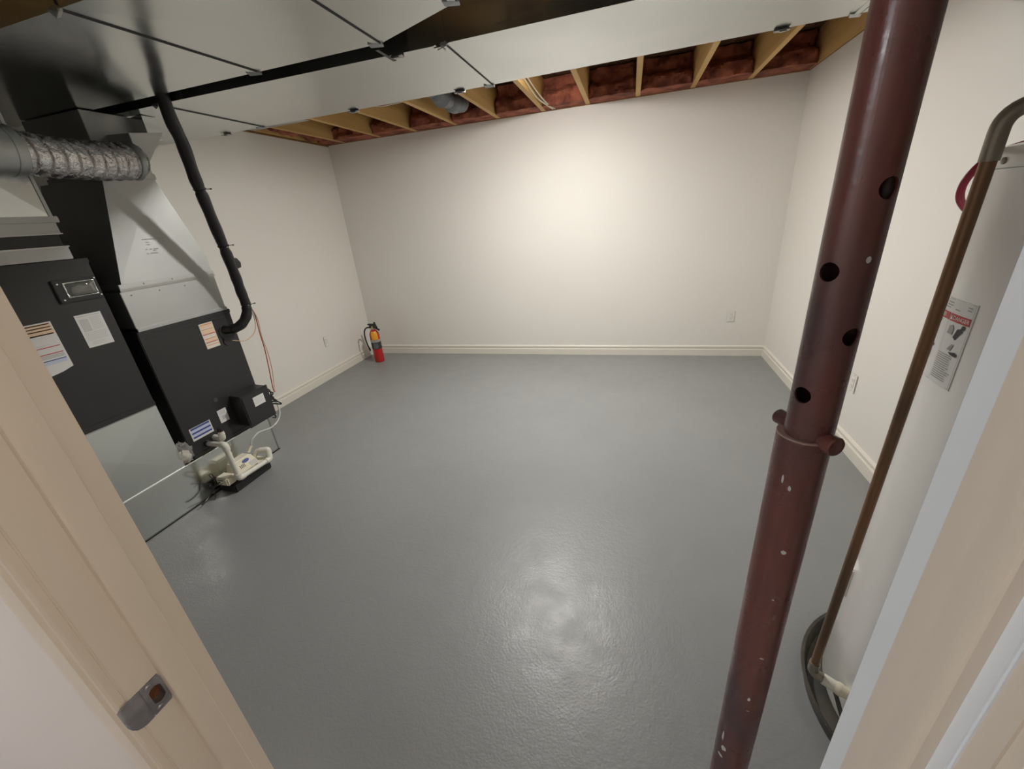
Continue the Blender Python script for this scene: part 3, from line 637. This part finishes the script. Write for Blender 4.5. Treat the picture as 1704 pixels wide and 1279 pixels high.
s = MB(); c = Vector((-2.45, 2.140, 1.405)); s.hull([c+Vector(p) for p in [(-.01, 0, -.035), (-.01, .035, -.03), (-.01, .042, .0), (-.01, .022, .03), (-.01, 0, .032)]], [c+Vector(p) for p in [(.01, 0, -.035), (.01, .035, -.03), (.01, .042, .0), (.01, .022, .03), (.01, 0, .032)]])
s.build('clamp_block', 'rubber_black', rl, bevel=.003)
tag(tube('thermostat_wire', 'wire_red', smooth_path([(-2.50, 2.185, 1.15), (-2.60, 2.295, 1.03), (-2.62, 2.304, .897), (-2.62, 2.300, .772), (-2.62, 2.283, .633), (-2.62, 2.262, .493), (-2.60, 2.24, .44)]), .0035), 'red thin wire hanging from the black pipe to the control box', 'wire', 'wires beside the control box')
tag(tube('thermostat_wire', 'wire_tan', smooth_path([(-2.50, 2.19, 1.13), (-2.61, 2.315, 1.0), (-2.63, 2.32, .86), (-2.63, 2.325, .72), (-2.63, 2.31, .58), (-2.62, 2.275, .48), (-2.60, 2.25, .44)]), .003), 'tan thin wire hanging beside the red one', 'wire', 'wires beside the control box')
tag(tube('thermostat_wire', 'wire_tan', smooth_path([(-2.50, 2.185, 1.12), (-2.585, 2.27, 1.01), (-2.59, 2.245, .925), (-2.60, 2.16, .882), (-2.618, 2.06, .912)]), .003), 'tan wire looping from the black pipe into the cabinet front', 'wire', 'wires beside the control box')
wb = MB()
for k in range(5):
    wb.tube(smooth_path([(-2.56+.01*k, 2.12, .53-.02*k), (-2.55+.015*k, 2.16+.012*math.sin(k*2), .50-.03*k), (-2.58, 2.19-.01*k, .44-.015*k), (-2.56, 2.15, .40-.03*k), (-2.55, 2.115, .37-.02*k)], 6), .005, 6)
tag(wb.build('wire_bundle', 'plastic_black'), 'tangled black wires at the side of the control box', 'wires')

# ------------------------------------------------------------------ condensate pump and drain pipes
pm = empty('condensate_pump', (-2.5, 1.77, 0), 'cream condensate pump on a black tank on the floor', 'pump')
box('tank', 'plastic_black', -2.588, -2.455, 1.60, 1.90, 0, .066, pm, bevel=.008)
box('tank_lid', 'pump_cream', -2.594, -2.448, 1.645, 1.905, .066, .090, pm, bevel=.006)
s = MB(); A = [(-2.585, 1.66, .088), (-2.458, 1.66, .088), (-2.458, 1.835, .088), (-2.585, 1.835, .088)]; B = [(-2.575, 1.685, .170), (-2.50, 1.685, .170), (-2.50, 1.818, .170), (-2.575, 1.818, .170)]
mc = s.hull(A, B).build('motor_cover', 'pump_cream', pm, bevel=.010, seg=3)
nrm = Vector((.082, 0, .042)).normalized()
def cov(y, t, off): # point on the sloped front of the cover
    return Vector((-2.458-.042*t, y, .088+.082*t))+nrm*off
s = MB(); loop0 = []; loop1 = []
for k in range(24):
    a = 2*PI*k/24; y = 1.757+.026*math.cos(a); t = .76+.13*math.sin(a); loop0.append(cov(y, t, -.002)); loop1.append(cov(y, t, .002))
s.hull(loop0, loop1).build('badge', 'ink_blue', mc, label='blue oval badge')
for k in range(4):
    s = MB(); y = 1.700+.010*k; s.hull([cov(y, .40, -.001), cov(y+.004, .40, -.001), cov(y+.006, .66, -.001), cov(y+.002, .66, -.001)], [cov(y, .40, .0012), cov(y+.004, .40, .0012), cov(y+.006, .66, .0012), cov(y+.002, .66, .0012)]); s.build('vent_slot', 'slot_dark', mc)
for y in (1.742, 1.79):
    s = MB(); s.hull([cov(y, .04, -.001), cov(y+.022, .04, -.001), cov(y+.022, .10, -.001), cov(y, .10, -.001)], [cov(y, .04, .0012), cov(y+.022, .04, .0012), cov(y+.022, .10, .0012), cov(y, .10, .0012)]); s.build('vent_slot', 'slot_dark', mc)
s = MB(); s.hull([cov(1.765, .18, -.001), cov(1.822, .18, -.001), cov(1.818, .52, -.001), cov(1.765, .52, -.001)], [cov(1.765, .18, .001), cov(1.822, .18, .001), cov(1.818, .52, .001), cov(1.765, .52, .001)]); s.build('rating_sticker', 'ink_lightgrey', mc)
box('junction_box', 'pump_cream', -2.56, -2.465, 1.575, 1.645, .070, .130, pm, bevel=.008)
MB().tube([(-2.535, 1.828, .165), (-2.535, 1.85, .185), (-2.530, 1.862, .20)], .010, 12).build('discharge_barb', 'pump_cream', pm)

PR = .0165
dp = empty('drain_pipe', (-2.5, 1.75, .05), 'white plastic drain pipe from the cabinet down and along to the pump', 'pipe', 'white drain pipes')
zz = .098
mp_ = bend_path([(-2.618, 1.660, .335), (-2.435, 1.632, .355), (-2.432, 1.634, zz), (-2.432, 1.885, .085), (-2.445, 1.905, .150), (-2.515, 1.868, .155), (-2.53, 1.845, .10)], .030, 7)
MB().tube(mp_, PR, 16).build('pipe', 'pvc', dp)
def fitting(a, b, c, r=PR+.004):
    a, b, c = Vector(a), Vector(b), Vector(c); return MB().tube(bend_path([a, b, c], .02, 6), r, 16).build('elbow', 'pvc', dp)
fitting((-2.475, 1.638, .351), (-2.435, 1.632, .355), (-2.4347, 1.632, .315))
fitting((-2.4325, 1.634, .135), (-2.432, 1.634, zz), (-2.432, 1.672, .096))
fitting((-2.432, 1.850, .087), (-2.432, 1.885, .085), (-2.441, 1.898, .125))
fitting((-2.441, 1.898, .125), (-2.445, 1.905, .150), (-2.490, 1.881, .153))
MB().lathe([(.024, 0), (.024, .006), (.019, .010)], (-2.619, 1.660, .335), 20, 'x').build('wall_collar', 'plastic_black', dp)
tp = empty('drain_trap', (-2.55, 1.69, .36), 'short white drain stub with a black cap beside the pump pipe', 'pipe', 'white drain pipes')
MB().tube(bend_path([(-2.618, 1.715, .350), (-2.53, 1.70, .352), (-2.522, 1.698, .395)], .022, 6), PR+.003, 16).build('elbow', 'pvc', tp)
MB().tube([(-2.5225, 1.698, .388), (-2.520, 1.698, .415)], PR+.001, 16).build('riser', 'pvc', tp)
MB().tube([(-2.520, 1.698, .413), (-2.5195, 1.698, .422), (-2.5185, 1.698, .440)], [PR+.004, PR+.004, PR+.001], 16).build('cap', 'plastic_black', tp)
tag(tube('clear_tube', 'tube_clear', smooth_path([(-2.530, 1.860, .197), (-2.525, 1.868, .225), (-2.52, 1.885, .245), (-2.52, 1.944, .262), (-2.52, 2.044, .243), (-2.52, 2.114, .258), (-2.53, 2.165, .30), (-2.55, 2.19, .37), (-2.57, 2.185, .42)]), .007), 'clear plastic tube arcing from the pump up behind the control box', 'tube')
cd = MB(); cd.tube(smooth_path([(-2.53, 1.578, .10), (-2.545, 1.55, .085), (-2.56, 1.52, .05), (-2.555, 1.47, .03), (-2.545, 1.435, .03)]), .0045, 8)
cd.tube(smooth_path([(-2.50, 1.578, .11), (-2.49, 1.54, .15), (-2.50, 1.52, .18), (-2.53, 1.535, .19), (-2.55, 1.565, .16), (-2.54, 1.55, .10), (-2.55, 1.515, .085)]), .0022, 8)
cd.tube(smooth_path([(-2.515, 1.578, .09), (-2.51, 1.54, .10), (-2.535, 1.515, .11), (-2.56, 1.54, .095), (-2.55, 1.53, .02), (-2.545, 1.51, .006)]), .0022, 8)
tag(cd.build('pump_cord', 'plastic_black'), 'thin dark cords coiling out of the pump', 'cord')
# plastic bag with papers on the base duct
def blob(name, m, c, r, amp, seed, parent=None, nu=22, nv=26):
    vs = []; fs = []
    for i in range(nu+1):
        th = PI*i/nu
        for j in range(nv):
            ph = 2*PI*j/nv; d = Vector((math.sin(th)*math.cos(ph), math.sin(th)*math.sin(ph), math.cos(th)))
            k = 1+amp*noise.noise(d*2.2+Vector((seed, 0, 0)))+amp*.6*noise.noise(d*6+Vector((0, seed, 0)))
            vs.append((c[0]+d.x*r[0]*k, c[1]+d.y*r[1]*k, max(c[2]+d.z*r[2]*k, .2815)))
    for i in range(nu):
        for j in range(nv):
            k = (j+1) % nv; fs.append((i*nv+j, i*nv+k, (i+1)*nv+k, (i+1)*nv+j))
    return MB().add(vs, fs).build(name, m, parent, angle=50)
bag = empty('plastic_bag', (-2.60, 1.515, .282), 'crumpled clear plastic bag of papers lying between the two cabinets', 'bag')
blob('film', 'bag_plastic', (-2.635, 1.512, .352), (.045, .05, .07), .30, 3.3, bag)
blob('papers', 'bag_paper', (-2.64, 1.515, .325), (.03, .038, .04), .25, 8.1, bag)

# ------------------------------------------------------------------ fire extinguisher
ex, ey = -2.955, 4.13
fe = empty('fire_extinguisher', (ex, ey, 0), 'small red fire extinguisher with yellow label standing in the left corner', 'extinguisher')
R_ = .058
MB().lathe([(R_-.012, 0), (R_-.003, .004), (R_, .014), (R_, .335), (R_-.004, .36), (R_-.018, .388), (.024, .405), (.02, .415)], (ex, ey, 0), 40).build('cylinder', 'extinguisher_red', fe)
MB().lathe([(R_, .168), (R_+.0012, .169), (R_+.0012, .252), (R_, .253)], (ex, ey, 0), 40).build('black_band', 'ink_black', fe, label='black printed band')
MB().lathe([(R_, .253), (R_+.001, .254), (R_+.001, .285), (R_, .286)], (ex, ey, 0), 40).build('silver_band', 'steel_band', fe, label='silver band')
va = math.atan2(-ey, -ex)     # towards the doorway
MB().lathe([(R_-.001, .288), (R_+.0015, .289), (R_+.0015, .352), (R_-.004, .372), (R_-.013, .388)], (ex, ey, 0), 16, 'z', va-.72, va+.62).build('yellow_label', 'label_yellow', fe, label='bright yellow label')
q = MB()
for k in range(5):
    z0_ = .182+.013*k; q.lathe([(R_+.0018, z0_), (R_+.0018, z0_+.004)], (ex, ey, 0), 10, 'z', va-.6, va+.2+.1*(k % 3))
q.build('band_print', 'ink_grey', fe)
MB().lathe([(.024, .408), (.024, .425), (.018, .43), (.018, .445), (.0, .447)], (ex, ey, 0), 24).build('valve', 'brass', fe)
s = MB(); d1 = Vector((math.cos(-.25), math.sin(-.25), 0)); d2 = Vector((-d1.y, d1.x, 0)); c = Vector((ex, ey, 0))
def hpoly(pts, w, nm, m):
    s = MB(); s.hull([c+d1*a*1.2+Vector((0, 0, .43+(z-.43)*1.15))-d2*w for a, z in pts], [c+d1*a*1.2+Vector((0, 0, .43+(z-.43)*1.15))+d2*w for a, z in pts]); return s.build(nm, m, fe, bevel=.003)
hpoly([(-.045, .430), (.03, .424), (.085, .400), (.088, .412), (.04, .438), (-.045, .446)], .012, 'handle', 'plastic_black')
hpoly([(-.062, .452), (.02, .446), (.055, .425), (.060, .436), (.040, .478), (.034, .492), (.028, .470), (-.060, .466)], .012, 'lever', 'plastic_black')
tube('hose', 'rubber_black', smooth_path([(ex-.015, ey-.005, .428), (ex-.06, ey-.03, .435), (ex-.092, ey-.045, .40), (ex-.098, ey-.055, .33), (ex-.088, ey-.055, .24), (ex-.074, ey-.045, .165)]), .0085, fe, 10)
tube('nozzle', 'plastic_black', [(ex-.078, ey-.048, .185), (ex-.072, ey-.044, .150)], .011, fe, 10)

# ------------------------------------------------------------------ steel post
pc = Vector((.2893, .6866)); pu = Vector((.2935, .6852))
post = empty('support_post', (pc.x, pc.y, 0), 'dark red telescoping steel post with drilled holes in the foreground', 'post')
def tube_shell(c, r, t, z0, z1, seg=64):
    return MB().lathe([(r-t, z0), (r, z0), (r, z1), (r-t, z1), (r-t, z0)], (c.x, c.y, 0), seg)
box('base_plate', 'primer_red', pc.x-.05, pc.x+.05, pc.y-.05, pc.y+.05, 0, .008, post, bevel=.002)
tube_shell(pc, .0398, .004, .008, 1.174).build('lower_tube', 'primer_red', post)
MB().lathe([(.0398, 1.1735), (.0402, 1.175), (.0392, 1.1765), (.0350, 1.1765)], (pc.x, pc.y, 0), 64).build('tube_rim', 'rim_worn', post)
up = tube_shell(pu, .0345, .0035, .95, ZJ0-.001).build('upper_tube', 'primer_red', post)
cut_mb = MB()
AX1, AX2 = math.radians(-145.5), math.radians(-67.0)
def hole(z, a):
    d = Vector((math.cos(a), math.sin(a), 0)); c0 = Vector((pu.x, pu.y, z)); cut_mb.tube([c0-d*.06, c0+d*.06], .0132, 24)
for z in (1.440, 1.253): hole(z, AX1)
for z in (1.541, 1.350): hole(z, AX2)
cutter = cut_mb.build('cutter', 'primer_red')
cut(up, cutter)
MB().lathe([(.0, ZJ0-.012), (.09, ZJ0-.012), (.09, ZJ0-.002), (0, ZJ0-.002)], (pu.x, pu.y, 0), 8).build('cap_plate', 'primer_red', post)
d = Vector((math.cos(math.radians(-64)), math.sin(math.radians(-64)), 0)); c0 = Vector((pc.x, pc.y, 1.180))
MB().tube([c0-d*.058, c0-d*.055, c0+d*.046], [.011, .0132, .0132], 20).build('pin', 'primer_red', post, label='steel pin through both tubes')
MB().tube([c0+d*.040, c0+d*.042, c0+d*.055, c0+d*.057], [.014, .016, .016, .0145], 20).build('pin_head', 'primer_red', post)
q = MB()      # dabs of white paint
for a, z, w_, hh in ((-118, 1.086, .002, .004), (-100, .95, .0035, .003), (-98, .83, .0015, .0015), (-92, .66, .004, .0015), (-100, .52, .002, .004), (-150, .33, .002, .012), (-140, .29, .005, .006), (-147, .255, .006, .005), (-120, .15, .0035, .02), (-145, .13, .002, .012), (-95, .48, .003, .001), (-135, 1.10, .0012, .006)):
    a = math.radians(a); R0 = .0400; n = 7; lp_ = []
    for k in range(n):
        t = 2*PI*k/n; rr_ = .6+.6*random.random(); aa = a+1.5*w_*math.cos(t)*rr_/R0; lp_.append((pc.x+R0*math.cos(aa), pc.y+R0*math.sin(aa), z+1.6*hh*math.sin(t)*rr_))
    q.add(lp_, [tuple(range(n))])
lp_ = []
for k in range(10):
    t = 2*PI*k/10; aa = math.radians(-75)+.0035*math.cos(t)/.0347; lp_.append((pu.x+.0347*math.cos(aa), pu.y+.0347*math.sin(aa), 1.456+.0045*math.sin(t)))
q.add(lp_, [tuple(range(10))])
q.build('paint_dabs', 'ink_lightgrey', post, label='dabs of dried white paint')['kind'] = 'stuff'

# ------------------------------------------------------------------ water heater
TC = Vector((.985, 1.012)); TR = .325
wh = empty('water_heater', (TC.x, TC.y, .03), 'white cylindrical water heater tank behind the right door jamb', 'water heater')
MB().lathe([(TR-.03, .02), (TR-.005, .025), (TR, .04), (TR, 1.553)], (TC.x, TC.y, 0), 96).build('tank', 'tank_white', wh)
MB().lathe([(TR+.0015, 1.551), (TR+.0025, 1.553), (TR+.0025, 1.578), (TR-.004, 1.588), (TR-.03, 1.594), (0, 1.60)], (TC.x, TC.y, 0), 96).build('top_cap', 'tank_white', wh)
MB().lathe([(TR+.0005, 1.5515), (TR+.003, 1.5515), (TR+.003, 1.5528), (TR+.0005, 1.5528)], (TC.x, TC.y, 0), 96).build('cap_seam', 'ink_grey', wh)
for ang in (173, 205, 140):
    a = math.radians(ang); n = Vector((math.cos(a), math.sin(a), 0)); screw(wh, Vector((TC.x, TC.y, 1.565))+n*(TR+.003), n, .006, 'solder')
LS = 0.0
def on_tank(s_, z, off): # s_: arc length measured leftwards-to-right as seen from the doorway, 0 at angle 180
    a = PI + (s_+LS)/TR; return (TC.x+(TR+off)*math.cos(a), TC.y+(TR+off)*math.sin(a), z)
def tank_patch(name, m, parent, s0, s1, z0, z1, off, label=None, n=12):
    q = MB(); vs = []; fs = []
    for k in range(n+1):
        s_ = s0+(s1-s0)*k/n
        vs += [on_tank(s_, z0, off), on_tank(s_, z1, off), on_tank(s_, z1, off-.001), on_tank(s_, z0, off-.001)]
    for k in range(n):
        b = 4*k; fs += [(b, b+1, b+5, b+4), (b+1, b+2, b+6, b+5), (b+2, b+3, b+7, b+6), (b+3, b, b+4, b+7)]
    fs += [(0, 3, 2, 1), (4*n, 4*n+1, 4*n+2, 4*n+3)]
    return q.add(vs, fs).build(name, m, parent, label=label)
lb = tank_patch('warning_label', 'paper', wh, -.150, .022, 1.128, 1.310, .0012, 'white warning label with two red headers')
LS = .016
def tp_(name, m, s0, s1, z0, z1, n=6): return tank_patch(name, m, lb, s0, s1, z0, z1, .0020, n=n)
tp_('danger_header', 'ink_red', -.058, .001, 1.266, 1.281); tp_('danger_header', 'ink_red', -.144, -.062, 1.266, 1.281)
def tank_text(txt, size, sc_, zc_, m):
    vs, fs = text_shapes(txt, size); MB().add([on_tank(sc_+x, zc_+y, .0026) for x, y in vs], fs).build('lettering', m, lb, smooth=False)
tank_text('DANGER', .0118, -.0235, 1.2735, 'ink_white'); tank_text('DANGER', .0125, -.098, 1.2735, 'ink_white')
q = MB(); tri = [(-.0555, 1.2695), (-.0485, 1.2695), (-.0520, 1.2785)]; q.add([on_tank(x, z, .0026) for x, z in tri], [(0, 1, 2)]); tri = [(-.139, 1.2705), (-.132, 1.2705), (-.1355, 1.2785)]; q.add([on_tank(x, z, .0026) for x, z in tri], [(0, 1, 2)]); q.build('alert_triangle', 'ink_white', lb, smooth=False)
q = MB()
def tq(s0, s1, z0, z1):
    q.add([on_tank(s0, z0, .0022), on_tank((s0+s1)/2, z0, .0022), on_tank(s1, z0, .0022), on_tank(s1, z1, .0022), on_tank((s0+s1)/2, z1, .0022), on_tank(s0, z1, .0022)], [(0, 1, 4, 5), (1, 2, 3, 4)])
for k in range(3): tq(-.144, -.004-.03*(k == 2), 1.300-.0055*k, 1.3022-.0055*k)
for col_ in (-.144, -.058):
    for k in range(13): tq(col_, col_+.040+.016*random.random(), 1.196-.0046*k, 1.1980-.0046*k)
for a0, a1, z0, z1 in ((-.148, .004, 1.3075, 1.3083), (-.148, .004, 1.1300, 1.1308), (-.148, -.1472, 1.13, 1.308), (.0032, .004, 1.13, 1.308), (-.0605, -.0598, 1.135, 1.282)): tq(a0, a1, z0, z1)
q.build('fine_print', 'ink_grey', lb, smooth=False)
q = MB()
def fig(poly): q.add([on_tank(x, z, .0022) for x, z in poly], [tuple(range(len(poly)))])
def disc(x, z, r): fig([(x+r*math.cos(k*PI/6), z+r*math.sin(k*PI/6)) for k in range(12)])
for bx in (-.144, -.060):
    fig([(bx+.030, 1.236), (bx+.038, 1.232), (bx+.046, 1.244), (bx+.052, 1.252), (bx+.047, 1.258), (bx+.036, 1.254)]); disc(bx+.050, 1.260, .005)
    fig([(bx+.032, 1.204), (bx+.050, 1.208), (bx+.058, 1.204), (bx+.056, 1.199), (bx+.040, 1.200)])
q.build('pictogram', 'ink_black', lb, smooth=False)
q = MB()
for bx in (-.144, -.060):
    fig([(bx+.008, 1.240), (bx+.024, 1.240), (bx+.026, 1.250), (bx+.020, 1.260), (bx+.010, 1.256)])
    fig([(bx+.024, 1.208), (bx+.034, 1.222), (bx+.040, 1.222), (bx+.036, 1.208)])
q.build('pictogram', 'ink_grey', lb, smooth=False)

LS = 0.0
an = math.radians(157); nx_ = Vector((math.cos(an), math.sin(an), 0)); tx_ = Vector((-nx_.y, nx_.x, 0)); cc_ = Vector((TC.x, TC.y, .43))+nx_*(TR+.004)
def quad_at(w_, h_, dpt): return [cc_+tx_*a_*w_+Vector((0, 0, b_*h_))+nx_*dpt for a_, b_ in ((-1, -1), (1, -1), (1, 1), (-1, 1))]
MB().hull(quad_at(.035, .06, -.012), quad_at(.028, .05, .008)).build('element_cover', 'tank_white', wh, bevel=.004)
dp2 = empty('drain_pan', (.972, 1.012, 0), 'shallow dark metal drain pan under the water heater', 'pan')
PRR = .374
MB().lathe([(0, 0), (PRR-.02, 0), (PRR-.012, .004), (PRR-.002, .052), (PRR+.002, .056), (PRR, .060), (PRR-.008, .056), (PRR-.022, .010), (0, .008)], (.972, 1.012, 0), 72).build('dish', 'pan_dark', dp2)

pp = empty('relief_pipe', (.59, .99, .17), 'brown copper discharge pipe running down the side of the tank', 'pipe')
top = Vector((.5955, .984, 1.61)); bot = Vector((.582, .992, .192))
MB().tube([bot, top-Vector((0, 0, .02))], .0112, 18).build('riser', 'copper_dull', pp)
el = bend_path([(.5953, .984, 1.565), (.5958, .984, 1.643), (.66, .964, 1.650)], .035, 8)
MB().tube(el, .0136, 18).build('elbow', 'solder', pp)
MB().tube([(.645, .969, 1.6484), (.80, .92, 1.665)], .0112, 18).build('crossover', 'copper_dull', pp)
MB().tube([(.798, .9205, 1.6648), (.80, .92, 1.66), (.80, .92, 1.585)], .018, 16).build('valve', 'brass', pp)
el = bend_path([(.5822, .992, .215), (.582, .992, .172), (.612, .976, .166)], .018, 6)
MB().tube(el, .0142, 18).build('elbow', 'solder', pp)
MB().tube([(.606, .979, .167), (.640, .961, .162)], .0165, 16).build('adapter', 'pvc', pp, label='cream plastic adapter')
MB().tube([(.632, .965, .163), (.640, .961, .162), (.644, .959, .161), (.668, .946, .158)], [.0165, .0195, .0195, .012], 16).build('adapter_flange', 'pump_cream', pp)
tag(MB().tube(smooth_path([(.632, .955, .152), (.642, .93, .115), (.652, .90, .075), (.66, .865, .03), (.672, .84, .02)]), .006, 8).build('drain_hose', 'pan_dark'), 'thin dirty hose drooping into the drain pan', 'hose')
def bz(b, e, r): b = math.radians(b); return (r*math.sin(b), r*math.cos(b), 1.55+e*r)
coil = empty('pex_tubing', bz(31, -.05, 1.62), 'loop of magenta red plastic tubing behind the copper pipe', 'tubing')
for k, dr in enumerate((0, .0)):
    o_ = .0018*k
    pts = [bz(37, .033+o_, 1.72), bz(34.5, .036-o_, 1.68), bz(32.8, .032-o_, 1.62), bz(31.2, .020-2*o_, 1.58), bz(30.25+.10*k, -.003-o_, 1.57), bz(30.0+.12*k, -.027+o_, 1.57), bz(30.35+.08*k, -.045+o_, 1.59), bz(31.3, -.060+3*o_, 1.64), bz(33.0, -.066, 1.70), bz(36, -.06, 1.74)]
    tube('tube', 'pex_red', smooth_path(pts), .0066, coil, 12)

for o in bpy.data.objects:
    if o.name.split('.')[0] in ('print', 'fine_print', 'printed_marks', 'pictogram', 'band_print', 'alert_triangle', 'lettering'): o['kind'] = 'stuff'
